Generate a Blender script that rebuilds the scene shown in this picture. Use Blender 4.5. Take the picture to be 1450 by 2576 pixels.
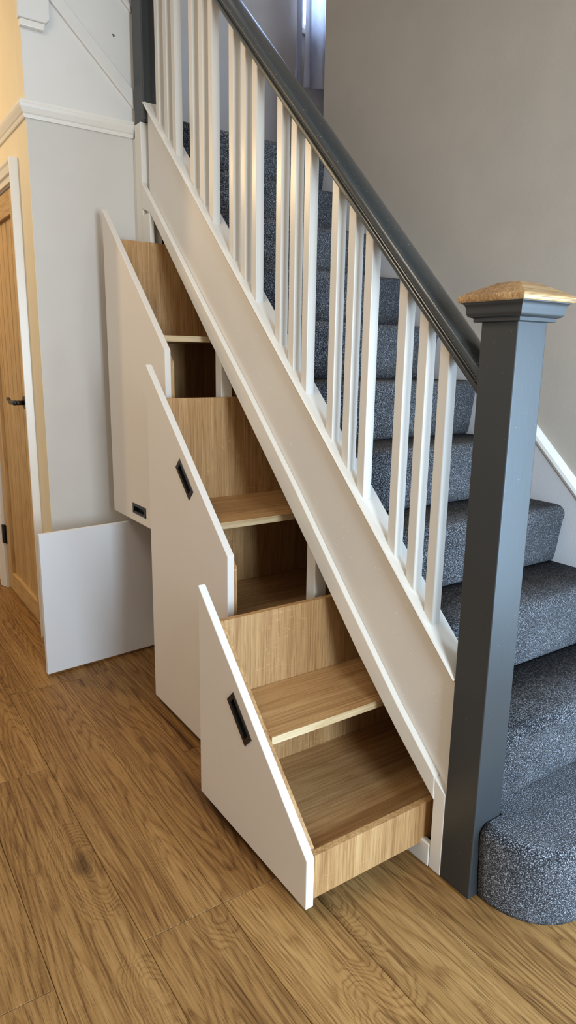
import bpy, bmesh, math, random
from mathutils import Vector, Matrix
random.seed(7)

for o in list(bpy.data.objects):
    bpy.data.objects.remove(o, do_unlink=True)
S = bpy.context.scene
COL = S.collection

# ------------------------------------------------------------------ camera
cd = bpy.data.cameras.new('camera')
cam = bpy.data.objects.new('camera', cd)
COL.objects.link(cam)
R_ = Vector((0.8289148, -0.55916563, 0.01529872))
U_ = Vector((0.11100925, 0.19124426, 0.97524488))
F_ = Vector((0.54824921, 0.80669662, -0.22059775))
M = Matrix((( R_.x, U_.x, -F_.x, -1.1196), (R_.y, U_.y, -F_.y, -0.8702), (R_.z, U_.z, -F_.z, 1.2320), (0, 0, 0, 1)))
cam.matrix_world = M
cd.sensor_fit = 'VERTICAL'
cd.sensor_height = 24.0
cd.lens = 24.0 * 1702.43 / 2576.0
cd.clip_start = 0.02
S.camera = cam

# ------------------------------------------------------------------ world, lights, exposure
w = bpy.data.worlds.new('world')
S.world = w
w.use_nodes = True
bg = w.node_tree.nodes['Background']
bg.inputs[0].default_value = (1.0, 0.90, 0.78, 1)
bg.inputs[1].default_value = 0.34

def area(name, loc, target, sx, sy, power, color):
    l = bpy.data.lights.new(name, 'AREA')
    l.shape = 'RECTANGLE'; l.size = sx; l.size_y = sy
    l.energy = power; l.color = color
    o = bpy.data.objects.new(name, l); COL.objects.link(o)
    o.location = loc
    d = Vector(target) - Vector(loc)
    o.rotation_euler = d.to_track_quat('-Z', 'Y').to_euler()
    return o
# front window of the hall, behind the photographer
area('front_window_daylight', (-0.56, -2.40, 1.25), (-0.25, 1.0, 0.9), 0.60, 1.3, 58, (0.66, 0.83, 1.0))
# glazed front door facing the foot of the stairs
area('front_door_daylight', (0.36, -1.20, 0.78), (0.42, 1.0, 0.35), 0.60, 1.1, 25, (0.44, 0.69, 1.0))
# added light past the right-hand wall, for the bluish reflection on the newel
area('newel_reflection_light', (1.52, -1.12, 0.76), (0.20, -0.10, 0.50), 0.75, 1.5, 34, (0.50, 0.74, 1.0))
# warm ceiling light of the hall
area('hall_ceiling_light', (-1.25, 0.55, 2.66), (-0.5, 0.6, 0.6), 0.7, 0.7, 9, (1.0, 0.84, 0.64))
# daylight outside the landing window
area('landing_window_daylight', (1.66, 3.05, 3.66), (1.66, 2.6, 3.66), 0.85, 1.3, 40, (0.62, 0.80, 1.0))
# added unseen fill above the landing, warms the bluish far wall
area('landing_fill_light', (0.35, 2.30, 4.55), (0.35, 2.30, 2.0), 0.5, 0.5, 8, (1.0, 0.90, 0.80))

S.view_settings.view_transform = 'Standard'
S.view_settings.look = 'None'
S.view_settings.gamma = 1.0
S.view_settings.use_curve_mapping = False
S.view_settings.exposure = 0.56

# ------------------------------------------------------------------ materials
class NT:
    def __init__(s, name):
        s.m = bpy.data.materials.new(name); s.m.use_nodes = True
        s.t = s.m.node_tree; s.b = s.t.nodes['Principled BSDF']
    def n(s, typ, **kw):
        x = s.t.nodes.new(typ)
        for k, v in kw.items(): setattr(x, k, v)
        return x
    def l(s, a, b): s.t.links.new(a, b)
    def math(s, op, a, b=None, c=None, clamp=False):
        x = s.n('ShaderNodeMath', operation=op); x.use_clamp = clamp
        for i, v in enumerate((a, b, c)):
            if v is None: continue
            if isinstance(v, (int, float)): x.inputs[i].default_value = v
            else: s.l(v, x.inputs[i])
        return x.outputs[0]
    def vmath(s, op, a, b=None):
        x = s.n('ShaderNodeVectorMath', operation=op)
        for i, v in enumerate((a, b)):
            if v is None: continue
            if isinstance(v, (tuple, list)): x.inputs[i].default_value = v
            else: s.l(v, x.inputs[i])
        return x.outputs[0]
    def noise(s, vec, scale, detail=3, rough=0.5, dist=0.0):
        x = s.n('ShaderNodeTexNoise'); s.l(vec, x.inputs['Vector'])
        x.inputs['Scale'].default_value = scale; x.inputs['Detail'].default_value = detail
        x.inputs['Roughness'].default_value = rough; x.inputs['Distortion'].default_value = dist
        return x.outputs['Fac']
    def ramp(s, fac, stops, interp='LINEAR'):
        x = s.n('ShaderNodeValToRGB'); s.l(fac, x.inputs[0]); r = x.color_ramp; r.interpolation = interp
        while len(r.elements) < len(stops): r.elements.new(0.5)
        for e, (p, c) in zip(r.elements, stops):
            e.position = p; e.color = (c[0], c[1], c[2], 1) if not isinstance(c, (int, float)) else (c, c, c, 1)
        return x.outputs[0]
    def mix(s, f, a, b, mode='MIX'):
        x = s.n('ShaderNodeMix', data_type='RGBA', blend_type=mode)
        for i, v in ((0, f), (6, a), (7, b)):
            if isinstance(v, (int, float)): x.inputs[i].default_value = v
            elif isinstance(v, (tuple, list)): x.inputs[i].default_value = (v[0], v[1], v[2], 1)
            else: s.l(v, x.inputs[i])
        return x.outputs[2]
    def bump(s, h, strength, dist=0.002):
        x = s.n('ShaderNodeBump'); x.inputs['Strength'].default_value = strength; x.inputs['Distance'].default_value = dist
        s.l(h, x.inputs['Height']); s.l(x.outputs[0], s.b.inputs['Normal'])
    def set(s, **kw):
        for k, v in kw.items():
            i = s.b.inputs[k.replace('_', ' ')]
            if isinstance(v, (int, float)): i.default_value = v
            elif isinstance(v, (tuple, list)): i.default_value = (v[0], v[1], v[2], 1)
            else: s.l(v, i)

def paint(name, col, rough=0.45, bump=0.05, bscale=60, var=0.03, spec=0.5, specks=None, stretch=(1, 1, 1)):
    n = NT(name)
    tc = n.n('ShaderNodeTexCoord')
    v = n.vmath('MULTIPLY', tc.outputs['Object'], stretch)
    a = n.noise(v, 7, 3)
    f = n.ramp(a, [(0.3, 1 - var), (0.7, 1 + var)])
    c = n.mix(1.0, col, f, 'MULTIPLY')
    if specks:
        sc, th, sp = specks
        k = n.noise(tc.outputs['Object'], sc, 1)
        c = n.mix(n.ramp(k, [(th, 0.0), (th + 0.03, 1.0)]), c, sp)
    n.set(Base_Color=c, Roughness=rough)
    n.b.inputs['Specular IOR Level'].default_value = spec
    h = n.noise(v, bscale, 4)
    n.bump(h, bump, 0.003)
    return n.m

def oak(name, axis, cols, ring=34, rscale=1.0, pores=0.35, knots=0.0, rough=0.42, flecks=0.0, spec=0.35, streak=1.0, bump=0.12, tint=0.12, ringw=0.27, dark=0.0):
    """procedural oak; axis = grain direction of the local object coordinates"""
    n = NT(name)
    tc = n.n('ShaderNodeTexCoord'); oi = n.n('ShaderNodeObjectInfo')
    sep = n.n('ShaderNodeSeparateXYZ'); n.l(tc.outputs['Object'], sep.inputs[0])
    X, Y, Z = sep.outputs
    order = {'X': (Y, X, Z), 'Y': (X, Y, Z), 'Z': (X, Z, Y)}[axis]
    cmb = n.n('ShaderNodeCombineXYZ')
    for i in range(3): n.l(order[i], cmb.inputs[i])
    off = n.n('ShaderNodeCombineXYZ')
    n.l(n.math('MULTIPLY', oi.outputs['Random'], 37.3), off.inputs[0])
    n.l(n.math('MULTIPLY', oi.outputs['Random'], 91.7), off.inputs[1])
    n.l(n.math('MULTIPLY', oi.outputs['Random'], 13.1), off.inputs[2])
    P = n.vmath('ADD', cmb.outputs[0], off.outputs[0])     # u across grain, v along, w other
    low = n.noise(n.vmath('MULTIPLY', P, (5.0 * rscale, 0.50 * rscale, 5.0 * rscale)), 1.0, 2, 0.5)
    mid = n.noise(n.vmath('MULTIPLY', P, (16 * rscale, 2.2 * rscale, 16 * rscale)), 1.0, 2, 0.5)
    s2 = n.n('ShaderNodeSeparateXYZ'); n.l(P, s2.inputs[0])
    u = n.math('ADD', s2.outputs[0], s2.outputs[2])
    field = n.math('ADD', n.math('MULTIPLY', low, 1.25), n.math('MULTIPLY', mid, 0.085))
    field = n.math('ADD', field, n.math('MULTIPLY', u, 1.2))
    kd = None
    if knots:
        vo = n.n('ShaderNodeTexVoronoi', feature='F1'); vo.inputs['Scale'].default_value = 1.0
        vo.inputs['Randomness'].default_value = 0.9
        wob = n.noise(n.vmath('MULTIPLY', P, (14, 9, 14)), 1.0, 2)
        pv = n.vmath('MULTIPLY', P, (4.6, 2.1, 0.0))
        n.l(pv, vo.inputs['Vector'])
        d = n.math('ADD', vo.outputs['Distance'], n.math('MULTIPLY', n.math('SUBTRACT', wob, 0.5), 0.16))
        # only some of the cells carry a knot
        sepc = n.n('ShaderNodeSeparateColor'); n.l(vo.outputs['Color'], sepc.inputs[0])
        has = n.math('LESS_THAN', sepc.outputs[0], knots)
        fall = n.math('MULTIPLY', n.ramp(d, [(0.0, 1.0), (0.18, 0.42), (0.42, 0.0)], 'EASE'), has)
        field = n.math('ADD', field, n.math('MULTIPLY', fall, 0.55))
        kd = n.math('MULTIPLY', n.ramp(d, [(0.03, 1.0), (0.07, 0.6), (0.17, 0.0)], 'EASE'), has)
    ph = n.math('FRACT', n.math('MULTIPLY', field, ring))
    rings = n.ramp(ph, [(0.0, 0.25), (0.12, 0.62), (0.6, 0.75), (0.9, 0.42), (1.0, 0.25)])
    st = n.noise(n.vmath('MULTIPLY', P, (190, 2.6, 190)), 1.0, 4, 0.7)
    dk = n.noise(n.vmath('MULTIPLY', P, (15, 0.55, 15)), 1.0, 3, 0.6)
    st2 = n.noise(n.vmath('MULTIPLY', P, (38, 1.6, 38)), 1.0, 3, 0.6)
    val = n.math('ADD', n.math('MULTIPLY', rings, ringw), n.math('MULTIPLY', st, 0.62 * streak))
    val = n.math('ADD', val, n.math('MULTIPLY', st2, 0.34))
    val = n.math('ADD', val, n.math('MULTIPLY', n.math('SUBTRACT', low, 0.5), 0.35))
    val = n.math('SUBTRACT', val, n.math('MULTIPLY', n.ramp(dk, [(0.58, 0.0), (0.74, 1.0)], 'EASE'), dark))
    val = n.math('SUBTRACT', val, 0.14 + 0.5 * (ringw - 0.27))
    c = n.ramp(val, [(0.24, cols[0]), (0.42, cols[1]), (0.58, cols[2]), (0.78, cols[3])])
    # pores: short dark dashes along the grain
    po = n.noise(n.vmath('MULTIPLY', P, (420, 14, 420)), 1.0, 2, 0.5)
    pf = n.math('MULTIPLY', n.ramp(po, [(0.56, 0.0), (0.66, 1.0)]), pores)
    c = n.mix(pf, c, cols[0])
    if flecks:
        fw = n.noise(n.vmath('MULTIPLY', P, (9, 55, 9)), 1.0, 2, 0.5, 0.6)
        fk = n.math('ABSOLUTE', n.math('SUBTRACT', fw, 0.5))
        ff = n.math('MULTIPLY', n.ramp(fk, [(0.0, 1.0), (0.016, 0.0)]), flecks)
        msk = n.ramp(n.noise(n.vmath('MULTIPLY', P, (7, 5, 7)), 1.0, 2), [(0.5, 0.0), (0.6, 1.0)])
        c = n.mix(n.math('MULTIPLY', ff, msk), c, tuple(min(1, k * 1.35) for k in cols[3]))
    if kd is not None:
        c = n.mix(kd, c, tuple(k * 0.35 for k in cols[0]))
    tv = n.math('ADD', n.math('MULTIPLY', oi.outputs['Random'], 2 * tint), 1 - tint)
    tcx = n.n('ShaderNodeCombineXYZ')
    for i in range(3): n.l(tv, tcx.inputs[i])
    c = n.mix(1.0, c, tcx.outputs[0], 'MULTIPLY')
    n.set(Base_Color=c, Roughness=n.ramp(st, [(0.2, rough + 0.12), (0.8, rough - 0.06)]))
    n.b.inputs['Specular IOR Level'].default_value = spec
    n.bump(n.math('SUBTRACT', st, n.math('MULTIPLY', pf, 0.8)), bump, 0.0015)
    return n.m

def carpet_mat():
    n = NT('charcoal_speckled_carpet')
    tc = n.n('ShaderNodeTexCoord'); v = tc.outputs['Object']
    a = n.noise(v, 330, 2, 0.6)
    b = n.noise(v, 820, 2, 0.5)
    big = n.noise(v, 9, 3, 0.5)
    f = n.math('ADD', n.math('MULTIPLY', a, 0.6), n.math('MULTIPLY', b, 0.4))
    f = n.math('ADD', f, n.math('MULTIPLY', n.math('SUBTRACT', big, 0.5), 0.08))
    c = n.ramp(f, [(0.42, (0.005, 0.005, 0.0065)), (0.495, (0.024, 0.024, 0.028)), (0.56, (0.19, 0.19, 0.20)), (0.64, (0.62, 0.62, 0.65))])
    n.set(Base_Color=c, Roughness=1.0)
    n.b.inputs['Specular IOR Level'].default_value = 0.05
    n.b.inputs['Sheen Weight'].default_value = 0.15
    n.bump(n.math('ADD', n.math('MULTIPLY', a, 0.7), n.math('MULTIPLY', b, 0.5)), 1.0, 0.006)
    return n.m

MT = {}
MT['white'] = paint('white_satin_wood_paint', (0.77, 0.725, 0.645), 0.32, 0.06, 55, 0.02, 0.5)
MT['string'] = paint('cream_brushed_string_paint', (0.70, 0.655, 0.59), 0.30, 0.22, 30, 0.03, 0.5, (150, 0.74, (0.86, 0.83, 0.78)), (1, 0.35, 0.35))
MT['baluster'] = paint('cream_baluster_paint', (0.67, 0.62, 0.545), 0.30, 0.12, 40, 0.02, 0.5, None, (1, 1, 0.3))
MT['front'] = paint('cashmere_matt_lacquer', (0.72, 0.66, 0.585), 0.5, 0.015, 200, 0.008, 0.4)
MT['melamine'] = paint('white_melamine_board', (0.74, 0.745, 0.75), 0.28, 0.01, 100, 0.008, 0.5)
MT['charcoal'] = paint('charcoal_gloss_paint', (0.030, 0.032, 0.032), 0.40, 0.10, 70, 0.06, 0.6, (260, 0.80, (0.35, 0.37, 0.4)), (1, 1, 0.4))
MT['rail'] = paint('charcoal_gloss_rail_paint', (0.036, 0.040, 0.040), 0.20, 0.05, 30, 0.06, 0.6, (300, 0.75, (0.45, 0.45, 0.45)), (1, 0.3, 0.3))
MT['taupe'] = paint('taupe_wall_paint', (0.45, 0.385, 0.315), 0.75, 0.14, 90, 0.03, 0.3)
MT['grey_wall'] = paint('pale_grey_wall_paint', (0.60, 0.562, 0.505), 0.6, 0.12, 40, 0.02, 0.3)
MT['white_wall'] = paint('off_white_wall_paint', (0.72, 0.685, 0.63), 0.55, 0.15, 30, 0.02, 0.3)
MT['cream_wall'] = paint('cream_hall_wall_paint', (0.72, 0.62, 0.44), 0.6, 0.12, 40, 0.02, 0.3)
MT['far_wall'] = paint('landing_wall_paint', (0.50, 0.47, 0.45), 0.7, 0.12, 40, 0.02, 0.3)
MT['ceiling'] = paint('white_ceiling_paint', (0.75, 0.73, 0.70), 0.8, 0.05, 40, 0.02, 0.3)
MT['black'] = paint('black_metal', (0.006, 0.006, 0.007), 0.38, 0.02, 120, 0.05, 0.5)
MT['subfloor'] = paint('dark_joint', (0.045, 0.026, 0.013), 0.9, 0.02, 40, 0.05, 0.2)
MT['wallstring'] = paint('wall_string_paint', (0.56, 0.53, 0.51), 0.5, 0.14, 120, 0.03, 0.4)
MT['floor'] = oak('oak_laminate_floor', 'Y', [(0.056, 0.0225, 0.0065), (0.185, 0.087, 0.026), (0.31, 0.163, 0.053), (0.43, 0.25, 0.094)], ring=30, pores=0.55, knots=0.42, rough=0.46, spec=0.18, flecks=0.12, bump=0.10, tint=0.07, ringw=0.30, dark=0.30)
OC = [(0.23, 0.105, 0.036), (0.40, 0.212, 0.080), (0.54, 0.320, 0.136), (0.65, 0.430, 0.208)]
for ax in 'XYZ':
    MT['oak' + ax] = oak('oak_veneer_' + ax.lower(), ax, OC, ring=20, rscale=0.7, pores=0.45, rough=0.5, flecks=0.28 if ax == 'Z' else 0.0, bump=0.06, tint=0.05, ringw=0.14)
MT['oakedge'] = oak('oak_edge_band', 'X', [(0.40, 0.26, 0.12), (0.52, 0.36, 0.18), (0.64, 0.48, 0.28), (0.74, 0.59, 0.38)], ring=14, rscale=0.7, pores=0.3, rough=0.45, bump=0.03)
MT['oakcap'] = oak('oiled_oak_cap', 'X', [(0.16, 0.075, 0.025), (0.34, 0.19, 0.075), (0.55, 0.35, 0.16), (0.72, 0.52, 0.29)], ring=26, rscale=2.2, pores=0.5, rough=0.25, bump=0.08)
MT['oakdoor'] = oak('honey_oak_door', 'Z', [(0.28, 0.15, 0.055), (0.44, 0.265, 0.105), (0.55, 0.355, 0.155), (0.64, 0.445, 0.215)], ring=16, rscale=0.8, pores=0.25, rough=0.4, bump=0.05, tint=0.04)
MT['carpet'] = carpet_mat()

def curtain_mat():
    n = NT('sheer_white_curtain')
    tc = n.n('ShaderNodeTexCoord')
    a = n.noise(n.vmath('MULTIPLY', tc.outputs['Object'], (120, 120, 30)), 1.0, 2)
    n.set(Base_Color=n.ramp(a, [(0.3, (0.66, 0.65, 0.70)), (0.7, (0.80, 0.79, 0.84))]), Roughness=0.9)
    tr = n.n('ShaderNodeBsdfTranslucent'); tr.inputs[0].default_value = (0.75, 0.80, 0.92, 1)
    mx = n.n('ShaderNodeMixShader'); mx.inputs[0].default_value = 0.55
    out = n.t.nodes['Material Output']
    n.l(n.b.outputs[0], mx.inputs[1]); n.l(tr.outputs[0], mx.inputs[2]); n.l(mx.outputs[0], out.inputs[0])
    return n.m
MT['curtain'] = curtain_mat()
def glass_mat():
    n = NT('window_glass')
    n.set(Base_Color=(1, 1, 1), Roughness=0.02); n.b.inputs['Transmission Weight'].default_value = 1.0
    n.b.inputs['IOR'].default_value = 1.1
    return n.m
MT['glass'] = glass_mat()

# ------------------------------------------------------------------ geometry helpers
def tag(o, label=None, cat=None, group=None, kind=None):
    if label: o['label'] = label
    if cat: o['category'] = cat
    if group: o['group'] = group
    if kind: o['kind'] = kind
    return o

def empty(name, loc, **kw):
    o = bpy.data.objects.new(name, None); COL.objects.link(o)
    o.location = loc; o.empty_display_size = 0.1
    return tag(o, **kw)

def mesh(name, verts, faces, mat, parent=None, origin=None, bevel=0.0, seg=2, smooth=False, **kw):
    """verts in world coordinates; stored relative to origin (default: parent's origin or the base of the shape)"""
    base = Vector((0, 0, 0)); q = parent
    while q: base += q.location; q = q.parent
    if origin is None:
        xs = [v[0] for v in verts]; ys = [v[1] for v in verts]; zs = [v[2] for v in verts]
        origin = Vector(((min(xs) + max(xs)) / 2, (min(ys) + max(ys)) / 2, min(zs)))
    origin = Vector(origin)
    me = bpy.data.meshes.new(name)
    me.from_pydata([tuple(Vector(v) - origin) for v in verts], [], faces)
    bm = bmesh.new(); bm.from_mesh(me)
    bmesh.ops.recalc_face_normals(bm, faces=bm.faces)
    if bevel > 0:
        ed = [e for e in bm.edges if len(e.link_faces) == 2 and e.calc_face_angle(0) > 0.35]
        bmesh.ops.bevel(bm, geom=ed, offset=bevel, segments=seg, profile=0.5, affect='EDGES', clamp_overlap=True)
    if smooth:
        for f in bm.faces: f.smooth = True
    bm.to_mesh(me); bm.free()
    me.materials.append(MT[mat] if isinstance(mat, str) else mat)
    o = bpy.data.objects.new(name, me); COL.objects.link(o)
    o.location = origin - base
    if parent: o.parent = parent
    return tag(o, **kw)

def prism_geo(poly, axis, a, b):
    """poly of 2D points extruded along axis from a to b. axis X: poly=(y,z); Y: (x,z); Z: (x,y)"""
    def P(p, t):
        return (t, p[0], p[1]) if axis == 'X' else ((p[0], t, p[1]) if axis == 'Y' else (p[0], p[1], t))
    n = len(poly)
    V = [P(p, a) for p in poly] + [P(p, b) for p in poly]
    Fs = [list(range(n)), list(range(2 * n - 1, n - 1, -1))]
    for i in range(n):
        j = (i + 1) % n; Fs.append([i, j, n + j, n + i])
    return V, Fs
def prism(name, poly, axis, a, b, mat, parent=None, **kw):
    V, Fs = prism_geo(poly, axis, a, b)
    return mesh(name, V, Fs, mat, parent, **kw)
def box(name, x0, x1, y0, y1, z0, z1, mat, parent=None, **kw):
    return prism(name, [(x0, y0), (x1, y0), (x1, y1), (x0, y1)], 'Z', z0, z1, mat, parent, **kw)
def merge(*geos):
    V, Fs = [], []
    for v, f in geos:
        k = len(V); V += list(v); Fs += [[i + k for i in q] for q in f]
    return V, Fs
def sweep_geo(prof, path, closed=True):
    """prof: list of (a,b); path: list of (origin, dirA, dirB). caps the ends"""
    n = len(prof); V = []; Fs = []
    for (o, da, db) in path:
        for (a, b) in prof: V.append(tuple(Vector(o) + Vector(da) * a + Vector(db) * b))
    for k in range(len(path) - 1):
        for i in range(n):
            j = (i + 1) % n
            Fs.append([k * n + i, k * n + j, (k + 1) * n + j, (k + 1) * n + i])
    Fs.append(list(range(n))[::-1]); Fs.append([(len(path) - 1) * n + i for i in range(n)])
    return V, Fs
def cyl_geo(c, axis, r, h, n=20):
    """cylinder from c along axis vector"""
    ax = Vector(axis).normalized(); t = Vector((0, 0, 1)) if abs(ax.z) < .9 else Vector((1, 0, 0))
    a = ax.cross(t).normalized(); b = ax.cross(a)
    pr = [(math.cos(2 * math.pi * i / n) * r, math.sin(2 * math.pi * i / n) * r) for i in range(n)]
    return sweep_geo(pr, [(Vector(c), a, b), (Vector(c) + ax * h, a, b)])
def weighted(o, ang=0.6):
    m = o.modifiers.new('weighted_normals', 'WEIGHTED_NORMAL'); m.keep_sharp = True
    for p in o.data.polygons: p.use_smooth = True
    for e in o.data.edges: e.use_edge_sharp = False
    bm = bmesh.new(); bm.from_mesh(o.data)
    for e in bm.edges: e.smooth = not (len(e.link_faces) == 2 and e.calc_face_angle(0) > ang)
    bm.to_mesh(o.data); bm.free()
    return o
def lerp_line(pts, y):
    for (y0, z0), (y1, z1) in zip(pts, pts[1:]):
        if y <= y1 or (y1, z1) == pts[-1]:
            return z0 + (z1 - z0) * (y - y0) / (y1 - y0)

# ------------------------------------------------------------------ floor with planks
XR = 0.87           # right hand wall plane
GR, RI, Y0 = 0.2041, 0.1942, -0.1787      # going, rise, first riser
fl = box('floor', -2.7, 1.9, -2.9, 5.2, -0.05, -0.005, 'subfloor', kind='structure', label='oak laminate plank floor of the hallway')
PW, PL = 0.193, 1.293
def plank(x0, x1, y0, y1):
    g = 0.0005
    z0, z1, c = -0.005, 0.0, 0.0008
    a, b, d, e = x0 + g, x1 - g, y0 + g, y1 - g
    V = [(a, d, z0), (b, d, z0), (b, e, z0), (a, e, z0), (a, d, z1 - c), (b, d, z1 - c), (b, e, z1 - c), (a, e, z1 - c),
         (a + c, d + c, z1), (b - c, d + c, z1), (b - c, e - c, z1), (a + c, e - c, z1)]
    Fs = [[0, 3, 2, 1]] + [[i, (i + 1) % 4, 4 + (i + 1) % 4, 4 + i] for i in range(4)] + [[4 + i, 4 + (i + 1) % 4, 8 + (i + 1) % 4, 8 + i] for i in range(4)] + [[8, 9, 10, 11]]
    mesh('plank', V, Fs, 'floor', fl)
cols_off = {-1: 1.06, 0: 1.60, 1: 1.599, -2: 0.296, -3: 1.1, 2: 0.92, 3: 0.31, 4: 1.45, 5: 0.75, 6: 0.2, 7: 1.2, -4: 0.7, -5: 0.25, -6: 1.0}
for k in range(-6, 8):
    x0 = -0.678 + k * PW
    j = cols_off[k]
    y = j - 4 * PL
    while y < 5.0:
        a, b = max(y, -2.6), min(y + PL, 5.1)
        if b - a > 0.05 and not (x0 > 0.9 or x0 + PW < -2.2): plank(x0, x0 + PW, a, b)
        y += PL

# ------------------------------------------------------------------ walls
YW, XW = 1.92, -0.403
def hall(name, *a, **k): return box(name, *a, kind='structure', **k)
hall('wall_back_lower', XW + 0.0015, 0.0, YW, YW + 0.08, 0, 2.10, 'grey_wall')
wbu = hall('wall_back_upper', XW + 0.0015, 0.088, YW, YW + 0.08, 2.10, 2.75, 'white_wall')
mesh('screw_hole', *cyl_geo((-0.061, YW - 0.0006, 2.419), (0.3, 1, 0.2), 0.0055, 0.0008, 9), 'black', wbu)
hall('wall_understair_end', 0.0, XR, YW, YW + 0.08, 0, 2.10, 'grey_wall')
hall('wall_passage_corner', XW, XW + 0.0015, YW, YW + 0.08, 0, 2.75, 'cream_wall')
hall('wall_passage', XW, XW + 0.08, YW + 0.08, 2.155, 0, 2.75, 'cream_wall')
hall('wall_passage_far', XW, XW + 0.08, 2.865, 5.1, 0, 2.75, 'cream_wall')
hall('wall_passage_above_door', XW, XW + 0.08, 2.155, 2.865, 1.93, 2.75, 'cream_wall')
hall('wall_passage_end', -2.7, XW, 5.1, 5.18, 0, 2.75, 'cream_wall')
hall('wall_right', XR, XR + 0.10, -0.59, 1.825, 0, 4.6, 'taupe')
hall('wall_landing_return', XR + 0.10, 2.2, 1.745, 1.825, 2.1, 4.6, 'far_wall')
YF = 2.75
# far wall of the landing with a window opening x 1.29-2.0, z 3.07-4.2
WX0, WX1, WZ0, WZ1 = 1.37, 2.0, 3.08, 4.2
V, Fs = merge(prism_geo([(-0.32, 2.1), (WX0, 2.1), (WX0, 4.6), (-0.32, 4.6)], 'Y', YF, YF + 0.12),
              prism_geo([(WX0, 2.1), (WX1, 2.1), (WX1, WZ0), (WX0, WZ0)], 'Y', YF, YF + 0.12),
              prism_geo([(WX0, WZ1), (WX1, WZ1), (WX1, 4.6), (WX0, 4.6)], 'Y', YF, YF + 0.12),
              prism_geo([(WX1, 2.1), (2.2, 2.1), (2.2, 4.6), (WX1, 4.6)], 'Y', YF, YF + 0.12))
mesh('wall_landing_far', V, Fs, 'far_wall', kind='structure')
hall('wall_landing_side', 2.2, 2.28, 1.745, YF + 0.12, 2.1, 4.6, 'far_wall')
hall('ceiling_hall', -2.7, 0.0, -2.9, 2.0, 2.75, 2.85, 'ceiling')
hall('ceiling_passage', -2.7, -0.323, 2.0, 5.18, 2.75, 2.85, 'ceiling')
hall('wall_landing_left', -0.403, -0.323, 2.0, YF + 0.12, 2.85, 4.6, 'far_wall')
hall('ceiling_stairwell', -0.403, 2.28, -2.9, YF + 0.12, 4.6, 4.7, 'ceiling')
hall('wall_stairwell_upper', -0.08, 0.0, -2.9, YW, 2.85, 4.6, 'far_wall')

# window
wn = empty('window_1', (1.645, YF + 0.06, WZ0), kind='structure', label='landing window behind sheer curtain')
V, Fs = merge(prism_geo([(WX0, WZ0), (WX1, WZ0), (WX1, WZ0 + 0.05), (WX0, WZ0 + 0.05)], 'Y', YF + 0.04, YF + 0.10),
              prism_geo([(WX0, WZ1 - 0.05), (WX1, WZ1 - 0.05), (WX1, WZ1), (WX0, WZ1)], 'Y', YF + 0.04, YF + 0.10),
              prism_geo([(WX0, WZ0 + 0.05), (WX0 + 0.05, WZ0 + 0.05), (WX0 + 0.05, WZ1 - 0.05), (WX0, WZ1 - 0.05)], 'Y', YF + 0.04, YF + 0.10),
              prism_geo([(WX1 - 0.05, WZ0 + 0.05), (WX1, WZ0 + 0.05), (WX1, WZ1 - 0.05), (WX1 - 0.05, WZ1 - 0.05)], 'Y', YF + 0.04, YF + 0.10))
mesh('window_frame', V, Fs, 'white', wn)
box('window_pane', WX0 + 0.05, WX1 - 0.05, YF + 0.066, YF + 0.072, WZ0 + 0.05, WZ1 - 0.05, 'glass', wn)
box('window_sill', WX0 - 0.01, WX1 + 0.03, YF - 0.02, YF + 0.04, WZ0 - 0.03, WZ0, 'white', wn, bevel=0.005)
# landing wall ledge under the curtain
box('trim_1', 1.30, 2.2, YF - 0.035, YF, 2.62, 2.69, 'far_wall', kind='structure', bevel=0.006)

# curtain: pleated sheet with a hem
def curtain(xa, xb, nx, label, ph):
    V, Fs = [], []
    nz = 24
    za, zb = 2.755, 4.25
    def fold(x, f): return 2.672 + 0.016 * math.sin(x * 62 + ph) + 0.006 * math.sin(x * 131 + 3 * f)
    for t in (0, 1):
        for j in range(nz + 1):
            f = j / nz; z = za + (zb - za) * f
            for i in range(nx + 1):
                x = xa + (xb - xa) * i / nx + 0.006 * math.sin(7 * f)
                V.append((x, fold(x, f) + t * 0.0012, z + (0.006 * math.sin(x * 27) if j == 0 else 0)))
    N = (nx + 1) * (nz + 1)
    for t in (0, 1):
        for j in range(nz):
            for i in range(nx):
                a = t * N + j * (nx + 1) + i
                Fs.append([a, a + 1, a + nx + 2, a + nx + 1])
    c = mesh('curtain', V, Fs, 'curtain', label=label, cat='curtain', group='landing window curtains', smooth=True)
    V, Fs = [], []
    for j in range(2):
        for i in range(nx + 1):
            x = xa + (xb - xa) * i / nx + 0.001
            V.append((x, fold(x, 0) - 0.003, 2.757 + 0.075 * j + (0.006 * math.sin(x * 27) if j == 0 else 0)))
    for i in range(nx): Fs.append([i, i + 1, nx + 2 + i, nx + 1 + i])
    mesh('hem', V, Fs, 'curtain', c, smooth=True)
curtain(1.276, 1.3405, 10, 'narrow gathered sheer white curtain strip at the edge of the landing window', 0.4)
curtain(1.3465, 2.05, 70, 'wide sheer white curtain covering most of the landing window', 1.7)

# picture rail (profile in (out, z)), mitred round the external corner
RP = [(a * 0.72, b) for a, b in [(0, 2.072), (0.010, 2.072), (0.014, 2.080), (0.014, 2.084), (0.020, 2.088), (0.032, 2.104), (0.036, 2.112), (0.036, 2.116), (0.030, 2.118), (0.030, 2.128), (0.0, 2.128)]]
path = [((0.005, YW, 0), (0, -1, 0), (0, 0, 1)), ((XW, YW, 0), (-1, -1, 0), (0, 0, 1)), ((XW, 5.1, 0), (-1, 0, 0), (0, 0, 1))]
V, Fs = sweep_geo(RP, path)
mesh('trim_2', V, Fs, 'white', kind='structure', label='moulded white picture rail')
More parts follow.
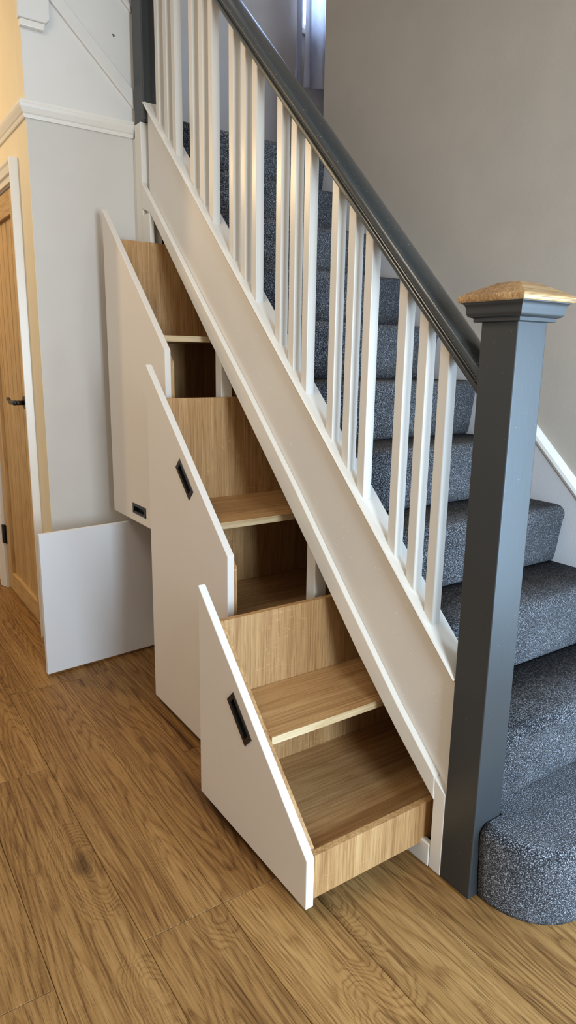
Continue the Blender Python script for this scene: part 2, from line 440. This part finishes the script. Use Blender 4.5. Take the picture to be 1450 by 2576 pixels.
# sloping board and upper string of the flight above, on the back wall
def bwall(name, poly, d, mat='white', **k): return prism(name, poly, 'Y', YW - d, YW, mat, kind='structure', **k)
bwall('trim_3', [(-0.403, 2.636), (-0.2935, 2.5285), (0.010, 2.245), (0.010, 2.177), (-0.295, 2.469), (-0.403, 2.573)], 0.014, 'white_wall', bevel=0.004)
bwall('trim_4', [(-0.16, 2.70), (0.010, 2.535), (0.010, 2.510), (-0.19, 2.70)], 0.014, 'white_wall', bevel=0.004)
# boxed end of the upper flight
V, Fs = prism_geo([(XW - 0.012, 2.385), (-0.318, 2.385), (-0.303, 2.40), (-0.303, 2.75), (XW - 0.012, 2.75)], 'Y', YW - 0.030, YW)
mesh('trim_5', V, Fs, 'white_wall', kind='structure', bevel=0.005)
prism('trim_6', [(XW - 0.006, 2.362), (-0.326, 2.362), (-0.318, 2.385), (XW - 0.006, 2.385)], 'Y', YW - 0.024, YW, 'white', kind='structure', bevel=0.004)

# ------------------------------------------------------------------ passage door
d1 = empty('door_1', (XW, 2.51, 0.0), kind='structure', label='oak cottage door with vertical boards and black lever handle')
DX = -0.402; DY0, DY1, DZ0, DZ1 = 2.16, 2.86, 0.006, 1.895
def leaf(name, y0, y1, z0, z1, dep=0.0, mat='oakdoor', **k): return box(name, DX + dep, DX + 0.038, y0, y1, z0, z1, mat, d1, **k)
leaf('stile', DY0, 2.262, DZ0, DZ1, bevel=0.002); leaf('stile', 2.765, DY1, DZ0, DZ1, bevel=0.002)
MT['oakdoorY'] = oak('honey_oak_rail', 'Y', [(0.28, 0.15, 0.055), (0.44, 0.265, 0.105), (0.55, 0.355, 0.155), (0.64, 0.445, 0.215)], ring=16, rscale=0.8, pores=0.25, rough=0.4, bump=0.05, tint=0.04)
leaf('rail', 2.262, 2.765, 1.80, DZ1, mat='oakdoorY', bevel=0.002); leaf('rail', 2.262, 2.765, DZ0, 0.105, mat='oakdoorY', bevel=0.002)
nb = 6
for i in range(nb):
    a = 2.262 + i * (0.503 / nb); b = a + 0.503 / nb
    V, Fs = prism_geo([(DX + 0.036, a + 0.0016), (DX + 0.020, a + 0.0016), (DX + 0.016, a + 0.0035), (DX + 0.016, b - 0.0035), (DX + 0.020, b - 0.0016), (DX + 0.036, b - 0.0016)], 'Z', 0.105, 1.80)
    mesh('board', V, Fs, 'oakdoor', d1)
# frame and architrave (thick outer edge thinning towards the opening)
def arch_prof(s): return [(0, 0), (-0.030, 0.004 * s), (-0.031, 0.012 * s), (-0.026, 0.020 * s), (-0.022, 0.045 * s), (-0.014, 0.050 * s), (-0.012, 0.070 * s), (0, 0.070 * s)]
prism('architrave', [(XW + a, 2.083 + b) for a, b in arch_prof(1)], 'Z', 0, 1.975, 'white', d1)
prism('architrave', [(XW + a, 2.937 + b) for a, b in arch_prof(-1)], 'Z', 0, 1.975, 'white', d1)
prism('architrave', [(XW + a, 1.975 + b) for a, b in arch_prof(-1)], 'Y', 2.090, 2.930, 'white', d1)
box('jamb', XW, XW + 0.08, 2.12, 2.158, 0, 1.93, 'white', d1); box('jamb', XW, XW + 0.08, 2.862, 2.90, 0, 1.93, 'white', d1)
box('jamb', XW, XW + 0.08, 2.158, 2.862, 1.90, 1.935, 'white', d1)
# lever handle: rose + curved lever
hz, hy = 1.030, 2.215
rose = mesh('door_handle', *cyl_geo((DX, hy, hz), (-1, 0, 0), 0.027, 0.010, 28), 'black', d1, bevel=0.001)
V, Fs = merge(cyl_geo((DX - 0.010, hy, hz), (-1, 0, 0), 0.010, 0.042, 14),
    sweep_geo([(math.cos(t * math.pi / 6) , math.sin(t * math.pi / 6)) for t in range(12)],
      [((DX - 0.046, hy + t, hz + dz), (-r, 0, 0), (0, 0, r * 1.1)) for t, dz, r in
       ((-0.010, 0.0, .007), (-0.004, 0.0, .0095), (0.02, 0.0, .0095), (0.06, -0.002, .0085), (0.085, -0.003, .008), (0.10, 0.001, .008), (0.112, 0.008, .0075), (0.125, 0.011, .007), (0.140, 0.010, .006), (0.146, 0.009, .004))]))
mesh('lever', V, Fs, 'black', rose, smooth=True)
for z in (0.30, 1.62):
    mesh('hinge', *merge(cyl_geo((DX - 0.006, 2.862, z - 0.05), (0, 0, 1), 0.007, 0.10, 12), prism_geo([(DX - 0.002, 2.835), (DX + 0.001, 2.835), (DX + 0.001, 2.862), (DX - 0.002, 2.862)], 'Z', z - 0.05, z + 0.05), prism_geo([(XW - 0.014, 2.866), (XW - 0.002, 2.866), (XW - 0.002, 2.895), (XW - 0.014, 2.895)], 'Z', z - 0.05, z + 0.05)), 'black', d1)
# skirting boards
def skirt(name, poly_pts, mat='white'):
    V, Fs = sweep_geo([(0, 0), (0.014, 0), (0.014, 0.09), (0.008, 0.105), (0.0, 0.11)], poly_pts)
    mesh(name, V, Fs, mat, kind='structure')
skirt('baseboard_back', [((-0.02, YW, 0), (0, -1, 0), (0, 0, 1)), ((XW, YW, 0), (-1, -1, 0), (0, 0, 1)), ((XW, 2.083, 0), (-1, 0, 0), (0, 0, 1))])
skirt('baseboard_passage', [((XW, 2.937, 0), (-1, 0, 0), (0, 0, 1)), ((XW, 5.1, 0), (-1, 0, 0), (0, 0, 1))])

# ------------------------------------------------------------------ staircase
st = empty('staircase', (0.45, 0.0, 0.0), label='carpeted staircase with white balusters, charcoal handrail and oak-capped newel post', cat='staircase')
# carpeted steps: rounded nosing profile, one mesh per step
def step_profile(yk, zb, zt, back):
    """closed (y,z) profile; riser foot at yk, nose overhanging towards -y"""
    pr = []
    rn = 0.030
    yn = yk - 0.022
    pr.append((yk + 0.014, zb))
    pr.append((yk + 0.005, zb + 0.006))
    pr.append((yk + 0.000, zb + 0.020))
    pr.append((yk - 0.005, zb + 0.055))
    pr.append((yk - 0.012, zt - 0.085))
    for i in range(9):
        t = math.radians(-32 + i * 122 / 8)
        pr.append((yn + rn - rn * math.cos(t), zt - rn + rn * math.sin(t)))
    pr.append((yk + 0.03, zt + 0.0005)); pr.append((back, zt)); pr.append((back, zt - 0.012)); pr.append((yk + 0.02, zb - 0.004))
    return pr
SX0, SX1 = 0.062, 0.852
RISE_Y = [Y0 + k * GR for k in range(11)]
RISE_Y[10] = 1.797
def step_obj(k):
    yk = RISE_Y[k]; zb, zt = k * RI, (k + 1) * RI
    back = RISE_Y[k + 1] + 0.012 if k < 10 else YF - 0.05
    x0 = 0.092 if k == 1 else SX0
    o = prism('step', step_profile(yk, zb, zt, back), 'X', x0, SX1, 'carpet', st, smooth=False)
    for p in o.data.polygons: p.use_smooth = len(p.vertices) == 4
    return o
for k in range(1, 11): step_obj(k)
# landing floor continues to both sides
box('landing', -0.30, 2.2, 2.02, YF - 0.002, 2.02, 2.134, 'carpet', st)
box('landing', XR + 0.10, 2.2, 1.83, 2.02, 2.02, 2.134, 'carpet', st)
# bottom bullnose step with rounded outer corner
def bullnose():
    zt, rr = RI, 0.026
    yf, yb, xl, xr = -0.188, 0.055, 0.018, SX1
    rc = 0.165
    def outline(ins, c):
        # c: shrink of the outline, from back-left round the corner to the right
        pts = []
        r = rc - c
        for i in range(13):
            t = math.radians(180 + i * 90 / 12)
            pts.append((xl + rc + r * math.cos(t), yf + rc + r * math.sin(t)))
        pts.append((xr, yf + c))
        pts.append((xr, yb)); pts.append((0.094, yb)); pts.append((0.094, -0.004)); pts.append((xl + c, -0.004))
        return pts
    rings = [(0.012, 0.0), (0.010, 0.012), (0.006, 0.06), (0.004, 0.115), (0.0, 0.148)]
    for i in range(7):
        t = math.radians(-10 + i * 100 / 6)
        rings.append((rr - rr * math.cos(t), zt - rr + rr * math.sin(t)))
    V, Fs = [], []
    for c, z in rings:
        for (x, y) in outline(0, c): V.append((x, y, z))
    n = len(outline(0, 0))
    for k in range(len(rings) - 1):
        for i in range(n):
            j = (i + 1) % n
            Fs.append([k * n + i, k * n + j, (k + 1) * n + j, (k + 1) * n + i])
    Fs.append(list(range(n))[::-1]); Fs.append([(len(rings) - 1) * n + i for i in range(n)])
    o = mesh('step', V, Fs, 'carpet', st, label='bullnose bottom step wrapped round the newel')
    for p in o.data.polygons: p.use_smooth = len(p.vertices) == 4
bullnose()

CAPZ = lambda y: 0.435 + 0.967 * y        # top of the string capping
TU = [(0.128, 0.254), (0.269, 0.380), (0.49, 0.600), (0.748, 0.866), (1.026, 1.135), (1.353, 1.443), (1.828, 1.897)]   # upper edge of lower trim
TL = [(0.126, 0.191), (0.264, 0.308), (0.431, 0.463), (0.641, 0.676), (0.857, 0.889), (1.296, 1.316), (1.757, 1.775)]   # lower edge
# outer string
XS0, XS1 = 0.016, 0.060
ys = [0.092, 1.794]
poly = [(y, CAPZ(y) - 0.012) for y in ys] + [(1.794, 1.83)] + [(y, z - 0.02) for y, z in TU[::-1][1:]] + [(0.092, 0.20)]
prism('string', poly, 'X', XS0, XS1, 'string', st, bevel=0.001)
# capping on the string with rounded outer nose
dl = Vector((0, 1, 0.967)).normalized(); nl = Vector((0, -0.967, 1)).normalized()
cp = [(0.072, 0.0), (0.072, -0.014), (0.016, -0.014), (0.006, -0.012), (0.001, -0.008), (-0.001, -0.004), (0.001, -0.001), (0.006, 0.0015), (0.014, 0.001)]
V, Fs = sweep_geo([(a, b) for a, b in cp], [((0, y, CAPZ(y)), (1, 0, 0), nl) for y in (0.090, 1.80)])
weighted(mesh('string_capping', V, Fs, 'white', st))
# balusters: six groups of three
BW, BX0, BX1 = 0.029, 0.019, 0.047
RB = lambda y: 1.166 + 0.994 * (y - 0.1)   # underside of the rail
def baluster_mesh():
    y0, y1 = 0.0, BW
    hb = 0.0; ht = 0.667
    V = []
    for (x, y) in ((BX0, y0), (BX1, y0), (BX1, y1), (BX0, y1)):
        V.append((x, y, 0.967 * y)); 
    for (x, y) in ((BX0, y0), (BX1, y0), (BX1, y1), (BX0, y1)):
        V.append((x, y, 0.690 + 0.975 * y))
    Fs = [[3, 2, 1, 0], [4, 5, 6, 7]] + [[i, (i + 1) % 4, 4 + (i + 1) % 4, 4 + i] for i in range(4)]
    return V, Fs
BYS = []
for gidx in range(6):
    base = [0.188, 0.457, 0.723, 1.000, 1.275, 1.552][gidx]
    BYS += [base, base + 0.068, base + 0.140]
first = None
for by in BYS:
    if first is None:
        V, Fs = baluster_mesh()
        first = mesh('baluster', V, Fs, 'baluster', st, origin=(0, 0, 0), bevel=0.0022, seg=2)
        o = first
    else:
        o = first.copy(); COL.objects.link(o); o.parent = st
    o.location = Vector((0, by, CAPZ(by) - 0.001)) - st.location
    o.scale.z = (RB(by) - CAPZ(by) + 0.007) / 0.690
# handrail: moulded profile swept up the slope; (a across x, b normal to the slope)
hp = [(-0.024, 0.0), (0.024, 0.0), (0.027, 0.004), (0.027, 0.012), (0.021, 0.016), (0.021, 0.019), (0.031, 0.024), (0.036, 0.031), (0.036, 0.036), (0.033, 0.043), (0.026, 0.048), (0.014, 0.0510), (0.0, 0.0520)]
hp = hp + [(-a, b) for a, b in hp[:0:-1] if abs(a) > 1e-6]
hp = [p for i, p in enumerate(hp) if p not in hp[:i]]
rn_ = Vector((0, -0.994, 1)).normalized()
XC = 0.037
V, Fs = sweep_geo(hp, [((XC, y, RB(y)), (1, 0, 0), rn_) for y in (0.082, 1.86)])
hr = mesh('handrail', V, Fs, 'rail', st, bevel=0.0)
hr.modifiers.new('bevel', 'BEVEL').width = 0.0012
weighted(hr)
# newel posts
nw = box('newel_post', 0.0, 0.09, 0.0, 0.09, 0.0, 1.312, 'charcoal', st, bevel=0.003, seg=3, label='charcoal square newel post')
NC = Vector((0.045, 0.045, 0))
def sq_rings(rings):
    V, Fs = [], []
    for h, z in rings: V += [(NC.x - h, NC.y - h, z), (NC.x + h, NC.y - h, z), (NC.x + h, NC.y + h, z), (NC.x - h, NC.y + h, z)]
    for k in range(len(rings) - 1):
        for i in range(4):
            j = (i + 1) % 4; Fs.append([4 * k + i, 4 * k + j, 4 * k + 4 + j, 4 * k + 4 + i])
    m = 4 * (len(rings) - 1)
    Fs.append([3, 2, 1, 0]); Fs.append([m, m + 1, m + 2, m + 3])
    return V, Fs
mold = [(0.055, 1.310), (0.0565, 1.311), (0.0565, 1.3175), (0.0585, 1.3182), (0.0620, 1.3192), (0.0650, 1.3212), (0.0668, 1.3242), (0.0675, 1.3280), (0.0678, 1.3330), (0.0684, 1.3375), (0.0698, 1.3415), (0.0722, 1.3445), (0.0750, 1.3458), (0.0752, 1.3475)]
weighted(mesh('newel_moulding', *sq_rings(mold), 'charcoal', nw))
capr = [(0.0785, 1.3472), (0.0805, 1.349), (0.081, 1.353), (0.081, 1.357), (0.079, 1.3605), (0.072, 1.3645), (0.050, 1.3755), (0.028, 1.3855), (0.022, 1.387)]
mesh('newel_cap', *sq_rings(capr), 'oakcap', nw, bevel=0.0015, label='oiled oak pyramid cap')
un = prism('newel_post', [(0.0, 1.795), (0.09, 1.795), (0.09, 1.885), (0.0, 1.885)], 'Z', 2.112, 3.05, 'charcoal', st, bevel=0.004, seg=2, label='charcoal upper newel post with drop')
# wall string with carpet-following lower edge hidden behind the steps, plus its moulding
WS = lambda y: 0.838 + 0.952 * (y - 0.381)
prism('wall_string', [(-0.205, 0.0), (-0.205, WS(-0.205) - 0.02), (1.81, WS(1.81) - 0.02), (1.81, 1.75), (0.12, 0.0)], 'X', 0.850, XR, 'wallstring', st)
V, Fs = sweep_geo([(0.0, -0.018), (-0.024, -0.018), (-0.027, -0.010), (-0.025, 0.0), (-0.018, 0.006), (-0.010, 0.010), (0.0, 0.012)], [((XR, y, WS(y)), (1, 0, 0), Vector((0, -0.952, 1)).normalized()) for y in (-0.205, 1.81)])
mesh('wall_string_moulding', V, Fs, 'white', st)

# ------------------------------------------------------------------ under-stair cabinet frame
cb = empty('understair_cabinet', (0.02, 1.0, 0.0), label='white-framed cabinet built in under the sloping stair string', cat='cabinet')
# sloping frame trim with bright top edge
poly = TL + [(1.83, 1.80)] + [(1.83, 1.899)] + TU[::-1][1:] 
prism('sloping_trim', poly, 'X', -0.002, 0.016, 'white', cb, bevel=0.0025)
# post beside the newel
prism('end_post', [(0.0915, 0.0), (0.128, 0.0), (0.128, 0.250), (0.0915, 0.222)], 'X', 0.0, 0.040, 'white', cb, bevel=0.0015)
box('plinth', -0.002, 0.016, 0.130, 1.756, 0.0, 0.062, 'white', cb, bevel=0.002)
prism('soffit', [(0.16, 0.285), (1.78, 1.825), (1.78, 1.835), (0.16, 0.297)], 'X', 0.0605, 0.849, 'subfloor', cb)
def post(y0, y1):
    prism('post', [(y0, 0.062), (y1, 0.062), (y1, lerp_line(TU, y1) - 0.024), (y0, lerp_line(TU, y0) - 0.024)], 'X', 0.018, 0.060, 'white', cb, bevel=0.0015)
post(0.657, 0.700); post(1.225, 1.267)
def part(y0, y1):
    zt = (y0 - Y0) * 0.949 - 0.05
    box('partition', 0.0605, 0.835, y0, y1, 0.002, zt, 'oakZ', cb)
part(0.670, 0.688); part(1.238, 1.256)
# tall white post below the dropped newel, wall batten beside it
box('end_post', 0.0, 0.060, 1.8285, 1.889, 0.0, 2.112, 'white', cb, bevel=0.002)
box('end_batten', 0.004, 0.060, 1.8895, 1.919, 0.0, 2.07, 'white_wall', cb, bevel=0.001)
box('end_stile', -0.002, 0.0155, 1.757, 1.828, 0.0, 1.776, 'white', cb, bevel=0.0015)
box('end_stile', 0.0158, 0.060, 1.785, 1.828, 0.0, 1.83, 'white', cb, bevel=0.0015)
# cupboard door standing open under the highest drawer
h0 = Vector((0.004, 1.722, 0)); e0 = Vector((-0.516, 1.672, 0))
dv = (e0 - h0).normalized(); nv = Vector((dv.y, -dv.x, 0)); 
if nv.y < 0: nv = -nv
pl = [h0, e0, e0 + nv * 0.019, h0 + nv * 0.019]
prism('cupboard_door', [(p.x, p.y) for p in pl], 'Z', 0.012, 0.577, 'melamine', cb, bevel=0.0012, label='plain white cupboard door standing open')
for z in (0.10, 0.49):
    c = h0 + dv * 0.03
    mesh('hinge', *merge(cyl_geo((c.x, c.y - 0.0005, z), (nv.x, nv.y, 0), 0.016, 0.006, 16), prism_geo([(0.0, 1.728), (0.05, 1.728), (0.05, 1.742), (0.0, 1.742)], 'Z', z - 0.02, z + 0.02)), 'black', cb)

# ------------------------------------------------------------------ pull-out drawers
def hole_front(name, poly, x0, x1, hole, parent, mat):
    """board in the y-z plane with a through hole (list of y,z corners)"""
    o = prism(name, poly, 'X', x0, x1, mat, parent, bevel=0.0025)
    V, Fs = prism_geo(hole, 'X', x0 - 0.02, x1 + 0.02)
    base = o.location + parent.location
    me = bpy.data.meshes.new('cut'); me.from_pydata([tuple(Vector(v) - base) for v in V], [], Fs)
    bm = bmesh.new(); bm.from_mesh(me); bmesh.ops.recalc_face_normals(bm, faces=bm.faces); bm.to_mesh(me); bm.free()
    c = bpy.data.objects.new('cut', me); COL.objects.link(c); c.location = base
    m = o.modifiers.new('hole', 'BOOLEAN'); m.object = c; m.operation = 'DIFFERENCE'; m.solver = 'EXACT'
    bpy.context.view_layer.update()
    dg = bpy.context.evaluated_depsgraph_get()
    nm = bpy.data.meshes.new_from_object(o.evaluated_get(dg))
    o.modifiers.clear(); o.data = nm
    bpy.data.objects.remove(c, do_unlink=True)
    return o
def rect(c, u, a, b):
    """rotated rectangle corners: centre c, unit direction u (y,z), half length a, half width b"""
    v = (-u[1], u[0])
    return [(c[0] + u[0] * s * a + v[0] * t * b, c[1] + u[1] * s * a + v[1] * t * b) for s, t in ((-1, -1), (1, -1), (1, 1), (-1, 1))]
def flush_handle(parent, x, c, u, L, Wd):
    """flush pull: bevelled frame with a pocket sunk into the board"""
    o4 = rect(c, u, L / 2, Wd / 2); i4 = rect(c, u, L / 2 - 0.014, Wd / 2 - 0.0105)
    b4 = rect(c, u, L / 2 - 0.016, Wd / 2 - 0.012)
    V = []
    for pts, xx in ((o4, x - 0.0002), (rect(c, u, L / 2 - 0.001, Wd / 2 - 0.001), x - 0.0022), (i4, x - 0.0022), (b4, x + 0.014)):
        V += [(xx, p[0], p[1]) for p in pts]
    Fs = []
    for k in range(3):
        for i in range(4):
            j = (i + 1) % 4; Fs.append([4 * k + i, 4 * k + j, 4 * k + 4 + j, 4 * k + 4 + i])
    Fs.append([12, 13, 14, 15])
    return mesh('flush_handle', V, Fs, 'black', parent, label='black recessed flush pull')
def inset(poly, d):
    """shrink a convex polygon by d"""
    n = len(poly); cx = sum(p[0] for p in poly) / n; cy = sum(p[1] for p in poly) / n
    L = []
    for i in range(n):
        p, q = poly[i], poly[(i + 1) % n]
        dx, dy = q[0] - p[0], q[1] - p[1]; l = math.hypot(dx, dy); nx, ny = -dy / l, dx / l
        if (cx - p[0]) * nx + (cy - p[1]) * ny < 0: nx, ny = -nx, -ny
        L.append((nx, ny, nx * p[0] + ny * p[1] + d))
    out = []
    for i in range(n):
        a1, b1, c1 = L[i - 1]; a2, b2, c2 = L[i]
        det = a1 * b2 - a2 * b1
        out.append(((c1 * b2 - c2 * b1) / det, (a1 * c2 - a2 * c1) / det))
    return out
FT = 0.022
def drawer(label, fx, ya, yb, zb, zk, zt, hc, hu, hl, hw, back_y, back_z, back_x1, shelves, floor_z, lip, lin, name='pull_out_drawer'):
    d = empty(name, (fx + 0.1, (ya + yb) / 2, zb), label=label, cat='drawer', group='pull-out drawers under the stairs')
    poly = [(ya, zb), (ya, zk), (yb, zt), (yb, zb)]
    hole_front('front_panel', poly, fx, fx + FT, rect(hc, hu, hl / 2 - 0.004, hw / 2 - 0.004), d, 'front')
    flush_handle(d, fx, hc, hu, hl, hw)
    ix = fx + FT
    pin = inset(poly, 0.011)
    # oak lining board behind the front, cut level with the tall side
    q = [(ya + 0.012, zb + 0.03), (ya + 0.012, pin[1][1] - lin)]
    slope = (zt - zk) / (yb - ya)
    ztop = back_z
    ycut = ya + 0.012 + (ztop - q[1][1]) / slope
    yl = min(ycut, back_y + 0.018)
    q += [(yl, q[1][1] + slope * (yl - q[1][0]))]
    if yl < back_y + 0.018: q += [(back_y + 0.018, ztop)]
    q += [(back_y + 0.018, zb + 0.03)]
    prism('lining_panel', q, 'X', ix + 0.0003, ix + 0.016, 'oakZ', d, bevel=0.0006)
    xi = ix + 0.0163
    box('tall_side_panel', xi, back_x1, back_y, back_y + 0.018, zb + 0.03, back_z, 'oakZ', d, bevel=0.0006)
    for (yf, z) in shelves:
        box('shelf', xi, back_x1, yf + 0.0012, back_y - 0.0003, z - 0.020, z, 'oakX', d, bevel=0.0006)
        box('shelf_edge', xi, back_x1, yf - 0.0006, yf + 0.001, z - 0.020, z, 'oakedge', d)
    box('bottom_panel', xi, back_x1, lip[0] + 0.0185, back_y - 0.0003, floor_z - 0.018, floor_z, 'oakX', d)
    box('low_side_panel', xi - 0.0163, back_x1, lip[0], lip[0] + 0.018, lip[1], lip[2], 'oakZ', d, bevel=0.0006)
    box('rear_panel', back_x1 + 0.0003, back_x1 + 0.018, lip[0], back_y + 0.018, lip[1], min(back_z, lip[2] + 0.05), 'oakZ', d)
    if floor_z < 0.3:
        for xx in (fx + 0.10, back_x1 - 0.08):
            for yy in (lip[0] + 0.07, back_y - 0.06):
                g = merge(cyl_geo((xx, yy - 0.010, 0.020), (0, 1, 0), 0.020, 0.020, 16), prism_geo([(xx - 0.012, yy - 0.014), (xx + 0.012, yy - 0.014), (xx + 0.012, yy - 0.011), (xx - 0.012, yy - 0.011)], 'Z', 0.015, lip[1] + 0.0), prism_geo([(xx - 0.012, yy + 0.011), (xx + 0.012, yy + 0.011), (xx + 0.012, yy + 0.014), (xx - 0.012, yy + 0.014)], 'Z', 0.015, lip[1] + 0.0))
                mesh('castor', *g, 'black', d)
    else:
        for yy in (lip[0] - 0.006, back_y + 0.0185):
            box('runner', fx + 0.05, back_x1, yy, yy + 0.006, lip[1] + 0.03, lip[1] + 0.06, 'black', d)
    return d
s45 = (0.715, 0.699)
drawer('short low drawer with a slanting front, pulled furthest out, next to the newel post', -0.357, 0.1575, 0.6705, 0.030, 0.1564, 0.6451,
       (0.4528, 0.3598), s45, 0.126, 0.0445, 0.600, 0.560, 0.42, [(0.362, 0.342)], 0.092, (0.1575, 0.051, 0.161), 0.004)
drawer('tall middle drawer with a slanting front and two oak shelves', -0.240, 0.7203, 1.2657, 0.030, 0.6922, 1.2079,
       (0.988, 0.870), s45, 0.127, 0.0425, 1.205, 1.100, 0.50, [(0.858, 0.753), (0.775, 0.430)], 0.092, (0.7203, 0.051, 0.161), 0.035)
drawer('high raised drawer with a slanting front above the open cupboard door', -0.170, 1.2697, 1.8187, 0.6058, 1.2552, 1.7762,
       (1.540, 0.6575), (1.0, 0.0), 0.132, 0.040, 1.732, 1.662, 0.55, [(1.365, 1.305)], 0.668, (1.2697, 0.627, 0.737), 0.035)

# ------------------------------------------------------------------ passage lamp
lp = bpy.data.lights.new('passage_lamp', 'POINT'); lp.energy = 27; lp.color = (1.0, 0.73, 0.40); lp.shadow_soft_size = 0.08
lo = bpy.data.objects.new('passage_lamp', lp); COL.objects.link(lo); lo.location = (-1.40, 3.0, 2.35)
